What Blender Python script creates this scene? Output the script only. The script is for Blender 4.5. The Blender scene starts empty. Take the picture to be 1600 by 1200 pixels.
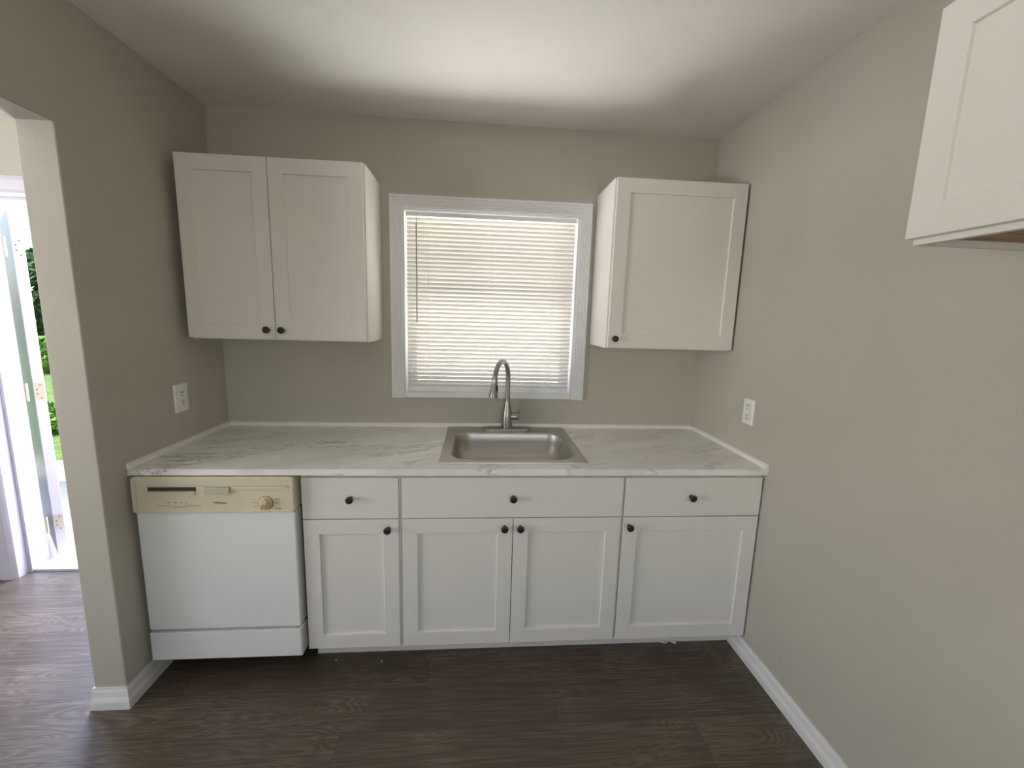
import bpy, bmesh, math, random
from mathutils import Vector, Matrix
random.seed(4)
S = bpy.context.scene
COL = S.collection

# ------------------------------------------------------------------ camera
CAM = (1.318, -2.29766, 1.52156)
YAW, PITCH, ROLL = -0.08027, -0.15649, 0.02927
cd = bpy.data.cameras.new('camera')
cam = bpy.data.objects.new('camera', cd)
COL.objects.link(cam)
cd.sensor_fit = 'HORIZONTAL'
cd.sensor_width = 36.0
cd.lens = 661.875 / 1600 * 36.0
cd.clip_start = 0.02
cd.clip_end = 200
cam.matrix_world = (Matrix.Translation(CAM) @ Matrix.Rotation(YAW, 4, 'Z')
                    @ Matrix.Rotation(math.pi / 2 + PITCH, 4, 'X') @ Matrix.Rotation(ROLL, 4, 'Z'))
S.camera = cam

# ------------------------------------------------------------------ view and render behaviour
S.view_settings.view_transform = 'Standard'
S.view_settings.look = 'None'
S.view_settings.gamma = 1.0
S.view_settings.use_curve_mapping = False
S.view_settings.exposure = 0.0
S.cycles.use_denoising = True
S.cycles.max_bounces = 14
S.cycles.diffuse_bounces = 8
S.cycles.glossy_bounces = 4
S.cycles.transparent_max_bounces = 16
S.cycles.sample_clamp_indirect = 8.0
S.cycles.caustics_reflective = False
S.cycles.caustics_refractive = False

# ------------------------------------------------------------------ sky, sun, daylight areas
w = bpy.data.worlds.new('sky')
S.world = w
w.use_nodes = True
nt = w.node_tree
bg = nt.nodes['Background']
sky = nt.nodes.new('ShaderNodeTexSky')
sky.sky_type = 'NISHITA'
sky.sun_disc = False
sky.sun_elevation = math.radians(58)
sky.sun_rotation = math.radians(200)
sky.air_density = 1.0
sky.dust_density = 1.5
nt.links.new(sky.outputs[0], bg.inputs[0])
SKY = 0.42
bg.inputs[1].default_value = SKY


def light(name, kind, loc, direction, energy, color=(1, 1, 1), size=None, spread=None):
    d = bpy.data.lights.new(name, kind)
    d.energy = energy
    d.color = color
    if kind == 'AREA':
        d.shape = 'RECTANGLE'
        d.size, d.size_y = size
        if spread:
            d.spread = spread
    o = bpy.data.objects.new(name, d)
    COL.objects.link(o)
    o.location = loc
    o.rotation_euler = Vector(direction).to_track_quat('-Z', 'Y').to_euler()
    return o


sun = light('sun', 'SUN', (0, 0, 10), (0.30, 0.42, -1.0), 6.5, (1.0, 0.95, 0.87))
sun.data.angle = math.radians(0.6)
# fill lamp added in an assumed window hole behind the camera for camera-facing fronts
light('fill_rear', 'AREA', (1.55, -5.05, 1.45), (0, 1, 0.75), 18.0, (1.0, 0.955, 0.885), (1.9, 1.3), math.radians(125))
# unseen lamp added in the side room, lights right wall and left fronts
light('fill_side_room', 'AREA', (-3.55, -2.4, 1.40), (1, 0.22, 0.85), 108.0, (1.0, 0.98, 0.95), (1.9, 1.5), math.radians(125))
# sky light falling in by the open exterior door
light('daylight_door', 'AREA', (-0.75, 1.05, 1.25), (-0.05, -1, -0.30), 200.0, (0.66, 0.71, 1.0), (1.0, 2.0))
# light that the sunlit ground throws up at the kitchen window
light('ground_bounce_window', 'AREA', (1.38, 2.35, -0.10), (0, 0, 1), 1230.0, (1.0, 0.968, 0.94), (5.2, 4.1))


# ------------------------------------------------------------------ materials
def new_mat(name, color=(0.8, 0.8, 0.8), rough=0.5, metal=0.0, spec=0.5):
    m = bpy.data.materials.new(name)
    m.use_nodes = True
    b = m.node_tree.nodes['Principled BSDF']
    b.inputs['Base Color'].default_value = (*color, 1)
    b.inputs['Roughness'].default_value = rough
    b.inputs['Metallic'].default_value = metal
    b.inputs['Specular IOR Level'].default_value = spec
    return m, m.node_tree, b


def N(nt, kind, **kw):
    n = nt.nodes.new(kind)
    for k, v in kw.items():
        setattr(n, k, v)
    return n


def ramp(nt, stops):
    r = nt.nodes.new('ShaderNodeValToRGB')
    el = r.color_ramp.elements
    while len(el) < len(stops):
        el.new(0.5)
    for e, (p, c) in zip(el, stops):
        e.position = p
        e.color = (*c, 1) if len(c) == 3 else c
    return r


def coords(nt, scale=(1, 1, 1), rot=(0, 0, 0)):
    g = N(nt, 'ShaderNodeNewGeometry')
    mp = N(nt, 'ShaderNodeMapping')
    mp.inputs['Scale'].default_value = scale
    mp.inputs['Rotation'].default_value = rot
    nt.links.new(g.outputs['Position'], mp.inputs['Vector'])
    return mp.outputs['Vector']


def add_bump(nt, b, height, strength, dist):
    bp = N(nt, 'ShaderNodeBump')
    bp.inputs['Strength'].default_value = strength
    bp.inputs['Distance'].default_value = dist
    nt.links.new(height, bp.inputs['Height'])
    nt.links.new(bp.outputs[0], b.inputs['Normal'])


def painted(name, color, rough, bump, scale, spec=0.35, vary=0.02):
    m, nt, b = new_mat(name, color, rough, 0, spec)
    v = coords(nt)
    n = N(nt, 'ShaderNodeTexNoise')
    n.inputs['Scale'].default_value = scale
    n.inputs['Detail'].default_value = 3
    nt.links.new(v, n.inputs['Vector'])
    if bump:
        add_bump(nt, b, n.outputs['Fac'], bump, 0.002)
    n2 = N(nt, 'ShaderNodeTexNoise')
    n2.inputs['Scale'].default_value = 3.0
    nt.links.new(v, n2.inputs['Vector'])
    lo = tuple(c * (1 - vary) for c in color)
    hi = tuple(min(1, c * (1 + vary)) for c in color)
    r = ramp(nt, [(0.35, lo), (0.65, hi)])
    nt.links.new(n2.outputs['Fac'], r.inputs[0])
    nt.links.new(r.outputs[0], b.inputs['Base Color'])
    return m


M_WALL = painted('greige_wall_paint', (0.475, 0.451, 0.392), 0.75, 0.25, 130, 0.25)
M_CEIL = painted('ceiling_paint', (0.78, 0.762, 0.72), 0.9, 0.3, 90, 0.15)
M_CAB = painted('white_cabinet_paint', (0.755, 0.728, 0.68), 0.38, 0.02, 200, 0.45, 0.008)
M_CABIN = painted('cabinet_side_white', (0.755, 0.73, 0.685), 0.45, 0.02, 200, 0.4, 0.008)
M_TRIM = painted('trim_gloss_white', (0.79, 0.79, 0.80), 0.3, 0.04, 60, 0.5, 0.01)
M_CAULK = painted('counter_trim_white', (0.80, 0.78, 0.74), 0.4, 0.05, 60, 0.4, 0.01)
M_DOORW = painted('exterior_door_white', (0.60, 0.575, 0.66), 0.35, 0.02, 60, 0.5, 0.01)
M_DW = painted('dishwasher_enamel', (0.78, 0.80, 0.775), 0.35, 0.05, 260, 0.5, 0.01)
M_DWP = painted('dishwasher_yellowed_plastic', (0.66, 0.60, 0.44), 0.4, 0.02, 80, 0.45, 0.04)
M_DWP2 = painted('dishwasher_beige_dial', (0.62, 0.50, 0.32), 0.4, 0.0, 80, 0.45, 0.03)
M_DWP3 = painted('dishwasher_grey_beige_plastic', (0.52, 0.485, 0.38), 0.45, 0.0, 80, 0.4, 0.03)
M_SLOT, _, _ = new_mat('vent_shadow_brown', (0.035, 0.028, 0.020), 0.8)
M_DIAL, _, _ = new_mat('dial_outline_brown', (0.20, 0.15, 0.10), 0.5)
M_KNOB, _, _ = new_mat('matte_black_metal', (0.012, 0.012, 0.014), 0.42, 0.0, 0.5)
M_BLACK, _, _ = new_mat('dark_recess', (0.012, 0.011, 0.010), 0.8)
M_INK, _, _ = new_mat('printed_ink', (0.09, 0.08, 0.07), 0.6)
M_OUT = painted('outlet_plastic', (0.80, 0.80, 0.77), 0.35, 0.0, 50, 0.5, 0.005)
M_HINGE, _, _ = new_mat('hinge_nickel', (0.72, 0.66, 0.52), 0.38, 0.6)
M_RUBBER, _, _ = new_mat('dark_rubber', (0.02, 0.02, 0.03), 0.5)
M_CORD, _, _ = new_mat('blind_cord', (0.86, 0.85, 0.82), 0.8)
M_WAND, _, _ = new_mat('tilt_wand_plastic', (0.40, 0.37, 0.33), 0.3)
M_CONC = painted('porch_concrete', (0.62, 0.58, 0.50), 0.9, 0.3, 40, 0.2, 0.1)
M_VINYL = painted('window_vinyl', (0.80, 0.80, 0.80), 0.4, 0.0, 40, 0.4, 0.005)
M_SIDING = painted('stucco_cream', (0.66, 0.62, 0.55), 0.9, 0.4, 30, 0.1, 0.04)


def mat_ply():
    m, nt, b = new_mat('raw_plywood', (0.42, 0.30, 0.18), 0.7)
    v = coords(nt, (3, 40, 3))
    n = N(nt, 'ShaderNodeTexNoise')
    n.inputs['Scale'].default_value = 2.0
    n.inputs['Detail'].default_value = 6
    nt.links.new(v, n.inputs['Vector'])
    r = ramp(nt, [(0.3, (0.26, 0.17, 0.10)), (0.7, (0.50, 0.37, 0.24))])
    nt.links.new(n.outputs['Fac'], r.inputs[0])
    nt.links.new(r.outputs[0], b.inputs['Base Color'])
    return m


M_PLY = mat_ply()


def mat_steel(name, col, rough, stretch):
    m, nt, b = new_mat(name, col, rough, 1.0)
    v = coords(nt, stretch)
    n = N(nt, 'ShaderNodeTexNoise')
    n.inputs['Scale'].default_value = 1.0
    n.inputs['Detail'].default_value = 4
    nt.links.new(v, n.inputs['Vector'])
    mr = N(nt, 'ShaderNodeMapRange')
    mr.inputs['To Min'].default_value = rough * 0.8
    mr.inputs['To Max'].default_value = rough * 1.25
    nt.links.new(n.outputs['Fac'], mr.inputs['Value'])
    nt.links.new(mr.outputs[0], b.inputs['Roughness'])
    add_bump(nt, b, n.outputs['Fac'], 0.12, 0.0006)
    return m


M_STEEL = mat_steel('brushed_sink_steel', (0.54, 0.52, 0.48), 0.42, (12, 500, 500))
M_FAUCET = mat_steel('faucet_brushed_nickel', (0.36, 0.345, 0.32), 0.30, (60, 60, 900))


def mat_counter():
    m, nt, b = new_mat('marble_laminate', (0.78, 0.76, 0.71), 0.32, 0, 0.45)
    v = coords(nt, (1, 1.0, 1), (0, 0, math.radians(-22)))
    # distort the coordinates, then thin dark veins where a noise crosses its middle value
    nd = N(nt, 'ShaderNodeTexNoise')
    nd.inputs['Scale'].default_value = 5.0
    nd.inputs['Detail'].default_value = 5
    nt.links.new(v, nd.inputs['Vector'])
    mix = N(nt, 'ShaderNodeVectorMath', operation='MULTIPLY_ADD')
    mix.inputs[1].default_value = (0.10, 0.10, 0.10)
    nt.links.new(nd.outputs['Color'], mix.inputs[0])
    nt.links.new(v, mix.inputs[2])
    mp = N(nt, 'ShaderNodeMapping')
    mp.inputs['Scale'].default_value = (1.6, 6.5, 6.5)
    nt.links.new(mix.outputs[0], mp.inputs['Vector'])
    nv = N(nt, 'ShaderNodeTexNoise')
    nv.inputs['Scale'].default_value = 1.0
    nv.inputs['Detail'].default_value = 5
    nv.inputs['Roughness'].default_value = 0.62
    nt.links.new(mp.outputs[0], nv.inputs['Vector'])
    vein = ramp(nt, [(0.0, (0, 0, 0)), (0.478, (0, 0, 0)), (0.50, (1, 1, 1)), (0.522, (0, 0, 0)), (1.0, (0, 0, 0))])
    nt.links.new(nv.outputs['Fac'], vein.inputs[0])
    gate = N(nt, 'ShaderNodeTexNoise')
    gate.inputs['Scale'].default_value = 4.5
    gate.inputs['Detail'].default_value = 4
    nt.links.new(v, gate.inputs['Vector'])
    gr = ramp(nt, [(0.44, (0, 0, 0)), (0.68, (1, 1, 1))])
    nt.links.new(gate.outputs['Fac'], gr.inputs[0])
    mul = N(nt, 'ShaderNodeMath', operation='MULTIPLY')
    nt.links.new(vein.outputs[0], mul.inputs[0])
    nt.links.new(gr.outputs[0], mul.inputs[1])
    # soft cloudy grey bands
    cloud = ramp(nt, [(0.42, (0.88, 0.87, 0.84)), (0.62, (0.76, 0.75, 0.72))])
    nt.links.new(nv.outputs['Fac'], cloud.inputs[0])
    mx = N(nt, 'ShaderNodeMix', data_type='RGBA')
    mx.inputs['B'].default_value = (0.42, 0.40, 0.375, 1)
    nt.links.new(mul.outputs[0], mx.inputs['Factor'])
    nt.links.new(cloud.outputs[0], mx.inputs['A'])
    nt.links.new(mx.outputs['Result'], b.inputs['Base Color'])
    return m


M_COUNTER = mat_counter()


def mat_floor():
    m, nt, b = new_mat('vinyl_plank_floor', (0.1, 0.08, 0.06), 0.36, 0, 0.5)
    PLANK, ROW = 1.331, 0.187
    g = N(nt, 'ShaderNodeNewGeometry')
    xyz = N(nt, 'ShaderNodeSeparateXYZ')
    nt.links.new(g.outputs['Position'], xyz.inputs[0])

    def M(op, a, b_=None, c=None):
        n = N(nt, 'ShaderNodeMath', operation=op)
        for k, v in enumerate((a, b_, c)):
            if v is None:
                continue
            if isinstance(v, (int, float)):
                n.inputs[k].default_value = v
            else:
                nt.links.new(v, n.inputs[k])
        return n.outputs[0]
    v_ = M('MULTIPLY_ADD', xyz.outputs['Y'], 1 / ROW, 0.927 / ROW + 1)      # row coordinate
    row = M('FLOOR', v_)
    fv = M('SUBTRACT', v_, row)
    u_ = M('MULTIPLY_ADD', row, -0.608, M('MULTIPLY_ADD', xyz.outputs['X'], 1 / PLANK, -0.837 / PLANK))
    pid = M('FLOOR', u_)
    fu = M('SUBTRACT', u_, pid)
    du = M('MULTIPLY', M('MINIMUM', fu, M('SUBTRACT', 1.0, fu)), PLANK)
    dv = M('MULTIPLY', M('MINIMUM', fv, M('SUBTRACT', 1.0, fv)), ROW)
    seam_f = M('SUBTRACT', 1.0, M('SMOOTH_MIN', 1.0, M('MULTIPLY', M('MINIMUM', du, dv), 1 / 0.0014), 0.1))
    seam_f = M('MAXIMUM', seam_f, 0.0)
    cid = N(nt, 'ShaderNodeCombineXYZ')
    nt.links.new(pid, cid.inputs[0]); nt.links.new(row, cid.inputs[1])
    wn = N(nt, 'ShaderNodeTexWhiteNoise', noise_dimensions='2D')
    nt.links.new(cid.outputs[0], wn.inputs['Vector'])
    class _O:
        outputs = {'Color': wn.outputs['Color'], 'Fac': seam_f, 'Val': wn.outputs['Value']}
    br = _O
    # per-plank offset of the grain
    off = N(nt, 'ShaderNodeVectorMath', operation='MULTIPLY_ADD')
    off.inputs[1].default_value = (7.3, 3.1, 11.7)
    nt.links.new(br.outputs['Color'], off.inputs[0])
    nt.links.new(g.outputs['Position'], off.inputs[2])
    mp = N(nt, 'ShaderNodeMapping')
    mp.inputs['Scale'].default_value = (1.5, 8.0, 1)
    nt.links.new(off.outputs[0], mp.inputs['Vector'])
    n1 = N(nt, 'ShaderNodeTexNoise')
    n1.inputs['Scale'].default_value = 1.0
    n1.inputs['Detail'].default_value = 2
    n1.inputs['Distortion'].default_value = 0.6
    nt.links.new(mp.outputs[0], n1.inputs['Vector'])
    # cathedral rings: contour lines of the noise
    mu = N(nt, 'ShaderNodeMath', operation='MULTIPLY')
    mu.inputs[1].default_value = 150.0
    nt.links.new(n1.outputs['Fac'], mu.inputs[0])
    sn = N(nt, 'ShaderNodeMath', operation='SINE')
    nt.links.new(mu.outputs[0], sn.inputs[0])
    mp2 = N(nt, 'ShaderNodeMapping')
    mp2.inputs['Scale'].default_value = (6, 160, 1)
    nt.links.new(off.outputs[0], mp2.inputs['Vector'])
    n2 = N(nt, 'ShaderNodeTexNoise')
    n2.inputs['Scale'].default_value = 1.0
    n2.inputs['Detail'].default_value = 5
    nt.links.new(mp2.outputs[0], n2.inputs['Vector'])
    mr = N(nt, 'ShaderNodeMapRange')
    mr.inputs['From Min'].default_value = -1
    mr.inputs['From Max'].default_value = 1
    mr.inputs['To Min'].default_value = 0.0
    mr.inputs['To Max'].default_value = 0.26
    nt.links.new(sn.outputs[0], mr.inputs['Value'])
    # rings fade in and out along the board
    n3 = N(nt, 'ShaderNodeTexNoise')
    n3.inputs['Scale'].default_value = 2.6
    nt.links.new(off.outputs[0], n3.inputs['Vector'])
    gt = ramp(nt, [(0.42, (0, 0, 0)), (0.62, (1, 1, 1))])
    nt.links.new(n3.outputs['Fac'], gt.inputs[0])
    mm = N(nt, 'ShaderNodeMath', operation='MULTIPLY')
    nt.links.new(mr.outputs[0], mm.inputs[0])
    nt.links.new(gt.outputs[0], mm.inputs[1])
    a1 = N(nt, 'ShaderNodeMath', operation='ADD')
    nt.links.new(mm.outputs[0], a1.inputs[0])
    nt.links.new(n2.outputs['Fac'], a1.inputs[1])
    plank = N(nt, 'ShaderNodeMath', operation='MULTIPLY_ADD')
    plank.inputs[1].default_value = 0.15
    nt.links.new(br.outputs['Val'], plank.inputs[0])
    nt.links.new(a1.outputs[0], plank.inputs[2])
    cr = ramp(nt, [(0.30, FLOOR_DARK), (0.60, FLOOR_MID), (0.98, FLOOR_LIGHT)])
    nt.links.new(plank.outputs[0], cr.inputs[0])
    seam = N(nt, 'ShaderNodeMix', data_type='RGBA')
    seam.inputs['B'].default_value = (0.025, 0.020, 0.016, 1)
    nt.links.new(br.outputs['Fac'], seam.inputs['Factor'])
    nt.links.new(cr.outputs[0], seam.inputs['A'])
    nt.links.new(seam.outputs['Result'], b.inputs['Base Color'])
    inv = N(nt, 'ShaderNodeMath', operation='SUBTRACT')
    nt.links.new(a1.outputs[0], inv.inputs[0])
    nt.links.new(br.outputs['Fac'], inv.inputs[1])
    add_bump(nt, b, inv.outputs[0], 0.25, 0.0008)
    return m


FLOOR_DARK, FLOOR_MID, FLOOR_LIGHT = (0.050, 0.037, 0.025), (0.084, 0.065, 0.046), (0.160, 0.130, 0.096)
M_FLOOR = mat_floor()


def mat_slat():
    m = bpy.data.materials.new('blind_slat_vinyl')
    m.use_nodes = True
    nt = m.node_tree
    nt.nodes.remove(nt.nodes['Principled BSDF'])
    out = nt.nodes['Material Output']
    d = N(nt, 'ShaderNodeBsdfPrincipled')
    d.inputs['Base Color'].default_value = (0.74, 0.715, 0.67, 1)
    d.inputs['Roughness'].default_value = 0.4
    t = N(nt, 'ShaderNodeBsdfTranslucent')
    t.inputs['Color'].default_value = (0.86, 0.79, 0.69, 1)
    mx = N(nt, 'ShaderNodeMixShader')
    mx.inputs[0].default_value = 0.11
    nt.links.new(d.outputs[0], mx.inputs[1])
    nt.links.new(t.outputs[0], mx.inputs[2])
    nt.links.new(mx.outputs[0], out.inputs['Surface'])
    return m


M_SLAT = mat_slat()


def mat_glass():
    m = bpy.data.materials.new('window_glass')
    m.use_nodes = True
    nt = m.node_tree
    nt.nodes.remove(nt.nodes['Principled BSDF'])
    out = nt.nodes['Material Output']
    t = N(nt, 'ShaderNodeBsdfTransparent')
    t.inputs['Color'].default_value = (0.96, 0.96, 0.96, 1)
    g = N(nt, 'ShaderNodeBsdfGlossy')
    g.inputs['Roughness'].default_value = 0.03
    mx = N(nt, 'ShaderNodeMixShader')
    mx.inputs[0].default_value = 0.05
    nt.links.new(t.outputs[0], mx.inputs[1])
    nt.links.new(g.outputs[0], mx.inputs[2])
    nt.links.new(mx.outputs[0], out.inputs['Surface'])
    return m


M_GLASS = mat_glass()


def mat_green(name, lo, hi, scale):
    m, nt, b = new_mat(name, lo, 0.8)
    v = coords(nt)
    n = N(nt, 'ShaderNodeTexNoise')
    n.inputs['Scale'].default_value = scale
    n.inputs['Detail'].default_value = 6
    nt.links.new(v, n.inputs['Vector'])
    r = ramp(nt, [(0.35, lo), (0.65, hi)])
    nt.links.new(n.outputs['Fac'], r.inputs[0])
    nt.links.new(r.outputs[0], b.inputs['Base Color'])
    add_bump(nt, b, n.outputs['Fac'], 0.5, 0.02)
    return m


M_GRASS = mat_green('lawn_grass', (0.09, 0.17, 0.035), (0.20, 0.30, 0.08), 18)
M_LEAF = mat_green('shrub_leaves', (0.06, 0.15, 0.02), (0.20, 0.36, 0.05), 30)
M_TREE = mat_green('tree_leaves', (0.02, 0.05, 0.015), (0.06, 0.13, 0.03), 12)
M_BARK, _, _ = new_mat('bark', (0.10, 0.07, 0.05), 0.9)


# ------------------------------------------------------------------ mesh helpers (everything is written in world metres)
def box(bm, x0, x1, y0, y1, z0, z1, mi=0):
    vs = [bm.verts.new(p) for p in ((x0, y0, z0), (x1, y0, z0), (x1, y1, z0), (x0, y1, z0),
                                    (x0, y0, z1), (x1, y0, z1), (x1, y1, z1), (x0, y1, z1))]
    for f in ((3, 2, 1, 0), (4, 5, 6, 7), (0, 1, 5, 4), (1, 2, 6, 5), (2, 3, 7, 6), (3, 0, 4, 7)):
        bm.faces.new([vs[i] for i in f]).material_index = mi
    return vs


def prism(bm, pts, axis, a, b, mi=0):
    """extrude the closed 2-D outline PTS along AXIS from a to b"""
    def P(u, v, t):
        return {'x': (t, u, v), 'y': (u, t, v), 'z': (u, v, t)}[axis]
    A = [bm.verts.new(P(u, v, a)) for u, v in pts]
    B = [bm.verts.new(P(u, v, b)) for u, v in pts]
    n = len(pts)
    fs = [bm.faces.new(A), bm.faces.new(B[::-1])]
    for i in range(n):
        fs.append(bm.faces.new((A[i], B[i], B[(i + 1) % n], A[(i + 1) % n])))
    for f in fs:
        f.material_index = mi


def cyl(bm, p, q, r0, r1=None, n=24, cap=True, mi=0):
    r1 = r0 if r1 is None else r1
    p, q = Vector(p), Vector(q)
    d = (q - p).normalized()
    u = d.orthogonal().normalized()
    v = d.cross(u)
    A, B = [], []
    for i in range(n):
        a = 2 * math.pi * i / n
        e = u * math.cos(a) + v * math.sin(a)
        A.append(bm.verts.new(p + e * r0))
        B.append(bm.verts.new(q + e * r1))
    for i in range(n):
        bm.faces.new((A[i], A[(i + 1) % n], B[(i + 1) % n], B[i])).material_index = mi
    if cap:
        bm.faces.new(A[::-1]).material_index = mi
        bm.faces.new(B).material_index = mi


def lathe(bm, c, d, prof, n=28):
    """prof: (distance along direction d, radius)"""
    c, d = Vector(c), Vector(d).normalized()
    u = d.orthogonal().normalized()
    v = d.cross(u)
    rings = []
    for t, r in prof:
        rings.append([bm.verts.new(c + d * t + (u * math.cos(2 * math.pi * i / n) + v * math.sin(2 * math.pi * i / n)) * max(r, 1e-5)) for i in range(n)])
    for a, b in zip(rings, rings[1:]):
        for i in range(n):
            bm.faces.new((a[i], a[(i + 1) % n], b[(i + 1) % n], b[i]))
    bm.faces.new(rings[0][::-1])
    bm.faces.new(rings[-1])


def tube(bm, path, radii, n=24):
    path = [Vector(p) for p in path]
    rings = []
    up = None
    for i, p in enumerate(path):
        t = (path[min(i + 1, len(path) - 1)] - path[max(i - 1, 0)]).normalized()
        if up is None:
            up = t.orthogonal().normalized()
        up = (up - t * up.dot(t)).normalized()
        v = t.cross(up)
        r = radii[i] if isinstance(radii, (list, tuple)) else radii
        rings.append([bm.verts.new(p + (up * math.cos(2 * math.pi * k / n) + v * math.sin(2 * math.pi * k / n)) * r) for k in range(n)])
    for a, b in zip(rings, rings[1:]):
        for k in range(n):
            bm.faces.new((a[k], a[(k + 1) % n], b[(k + 1) % n], b[k]))
    bm.faces.new(rings[0][::-1])
    bm.faces.new(rings[-1])


def rring(bm, x0, x1, y0, y1, r, z, n=8):
    """rounded rectangle ring of vertices at height z (counter-clockwise)"""
    out = []
    for cx, cy, a0 in ((x1 - r, y1 - r, 0), (x0 + r, y1 - r, 90), (x0 + r, y0 + r, 180), (x1 - r, y0 + r, 270)):
        for i in range(n + 1):
            a = math.radians(a0 + 90 * i / n)
            out.append(bm.verts.new((cx + r * math.cos(a), cy + r * math.sin(a), z)))
    return out


def bridge(bm, a, b, mi=0):
    n = len(a)
    for i in range(n):
        bm.faces.new((a[i], a[(i + 1) % n], b[(i + 1) % n], b[i])).material_index = mi


def world_loc(o):
    v = Vector(o.location)
    while o.parent:
        o = o.parent
        v += Vector(o.location)
    return v


def obj(name, bm, mats, parent=None, smooth=False, bevel=0, loc=None, keep=False):
    """link bm as one mesh object; vertices are given in world metres"""
    if not keep:
        bmesh.ops.recalc_face_normals(bm, faces=bm.faces)
    me = bpy.data.meshes.new(name)
    base = world_loc(parent) if parent else Vector((0, 0, 0))
    if loc is not None:
        base = Vector(loc)
    bmesh.ops.translate(bm, verts=bm.verts, vec=-base)
    bm.to_mesh(me)
    bm.free()
    for m in (mats if isinstance(mats, (list, tuple)) else [mats]):
        me.materials.append(m)
    o = bpy.data.objects.new(name, me)
    COL.objects.link(o)
    if parent:
        o.parent = parent
        if loc is not None:
            o.location = Vector(loc) - world_loc(parent)
    elif loc is not None:
        o.location = loc
    if smooth:
        me.shade_smooth()
        if smooth != 'all':
            for e in me.edges:
                pass
            me.set_sharp_from_angle(angle=math.radians(38))
    if bevel:
        md = o.modifiers.new('bevel', 'BEVEL')
        md.width = bevel
        md.segments = 2
        md.limit_method = 'ANGLE'
        md.angle_limit = math.radians(40)
        md.harden_normals = False
    return o


def thing(name, label, cat, loc, group=None):
    o = bpy.data.objects.new(name, None)
    COL.objects.link(o)
    o.location = loc
    o.empty_display_size = 0.05
    return tag(o, label, cat, group)


def tag(o, label, cat, group=None):
    o['label'] = label
    o['category'] = cat
    if group:
        o['group'] = group
    return o


def struct(o):
    o['kind'] = 'structure'
    return o


def B():
    return bmesh.new()


# ------------------------------------------------------------------ room dimensions
W, H = 2.5555, 2.473         # kitchen width, ceiling height
DC = 0.667                   # counter depth
ZC = 0.914                   # counter top
YO = -0.777                  # near end of the left wall stub
TW = 0.1146                  # left wall thickness
ZH = 2.0777                  # head of the opening
YR = -5.0                    # room behind the camera ends here
XL = -3.5                    # side room ends here
WX0, WX1, WZ0, WZ1 = 0.922, 1.832, 1.100, 2.050   # kitchen window opening

# floor and ceiling
bm = B(); box(bm, XL - .1, W + .1, YR - .1, 0.135, -0.08, 0.0); box(bm, -TW, W + .1, 0.135, 0.2, -0.08, 0.0)
struct(obj('floor', bm, M_FLOOR))
bm = B(); box(bm, XL - .15, W + .15, YR - .15, 0.45, H, H + 0.12)
struct(obj('ceiling', bm, M_CEIL))

# back wall of the kitchen with the window hole
bm = B()
box(bm, -TW, WX0, 0.0, 0.2, 0, H); box(bm, WX1, W + .1, 0.0, 0.2, 0, H)
box(bm, WX0, WX1, 0.0, 0.2, 0, WZ0); box(bm, WX0, WX1, 0.0, 0.2, WZ1, H)
struct(obj('wall_back', bm, M_WALL))
bm = B(); box(bm, W, W + .1, YR, 0.0, 0, H)
struct(obj('wall_right', bm, M_WALL))
# left wall: stub, header over the opening, and the part behind the camera
bm = B()
YO2 = -3.5
prism(bm, [(YO, 0), (0, 0), (0, H), (YO2, H), (YO2, ZH), (YO, ZH)], 'x', -TW, 0)
box(bm, -TW, 0, YR, YO2, 0, H)
struct(obj('wall_left', bm, M_WALL, bevel=0.004))
# wall behind the camera, with a hole made for the added rear lamp
bm = B()
box(bm, XL, 0.55, YR - .1, YR, 0, H); box(bm, 2.55, W, YR - .1, YR, 0, H)
box(bm, 0.55, 2.55, YR - .1, YR, 0, 0.75); box(bm, 0.55, 2.55, YR - .1, YR, 2.15, H)
struct(obj('wall_front', bm, M_WALL))
# side room: exterior wall with the door hole, and its far wall with a hole made for the added lamp
DX0, DX1, DZ = -1.30, -0.27, 2.06
bm = B()
box(bm, XL, DX0, 0.075, 0.24, 0, H); box(bm, DX1, -TW, 0.075, 0.24, 0, H); box(bm, DX0, DX1, 0.075, 0.24, DZ, H)
struct(obj('wall_side_room_back', bm, M_WALL))
bm = B()
box(bm, XL - .1, XL, YR, -3.4, 0, H); box(bm, XL - .1, XL, -1.4, 0.24, 0, H)
box(bm, XL - .1, XL, -3.4, -1.4, 0, 0.6); box(bm, XL - .1, XL, -3.4, -1.4, 2.2, H)
struct(obj('wall_side_room_left', bm, M_WALL))


# ------------------------------------------------------------------ baseboards and counter trims
def base_profile(h=0.088, t=0.013):
    # (out from wall, height)
    return [(0, 0), (t, 0), (t, 0.030), (t * .92, 0.036), (t * .62, 0.050), (t * .50, h - .016), (t * .30, h - .006), (t * .30, h), (0, h)]


def swept(bm, path, prof, side):
    """sweep prof (out, z) along a plan path with mitred corners; side = +1 puts 'out' to the left of the path"""
    pts = [Vector((x, y)) for x, y in path]
    rings = []
    for i, p in enumerate(pts):
        ds = []
        if i > 0:
            ds.append((pts[i] - pts[i - 1]).normalized())
        if i < len(pts) - 1:
            ds.append((pts[i + 1] - pts[i]).normalized())
        ns = [Vector((-d.y, d.x)) * side for d in ds]
        if len(ns) == 2:
            n = (ns[0] + ns[1])
            n = n / n.dot(ns[0])
        else:
            n = ns[0]
        rings.append([bm.verts.new((p.x + n.x * o, p.y + n.y * o, z)) for o, z in prof])
    for a, b in zip(rings, rings[1:]):
        m = len(a)
        for i in range(m):
            bm.faces.new((a[i], a[(i + 1) % m], b[(i + 1) % m], b[i]))
    bm.faces.new(rings[0][::-1])
    bm.faces.new(rings[-1])


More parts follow.
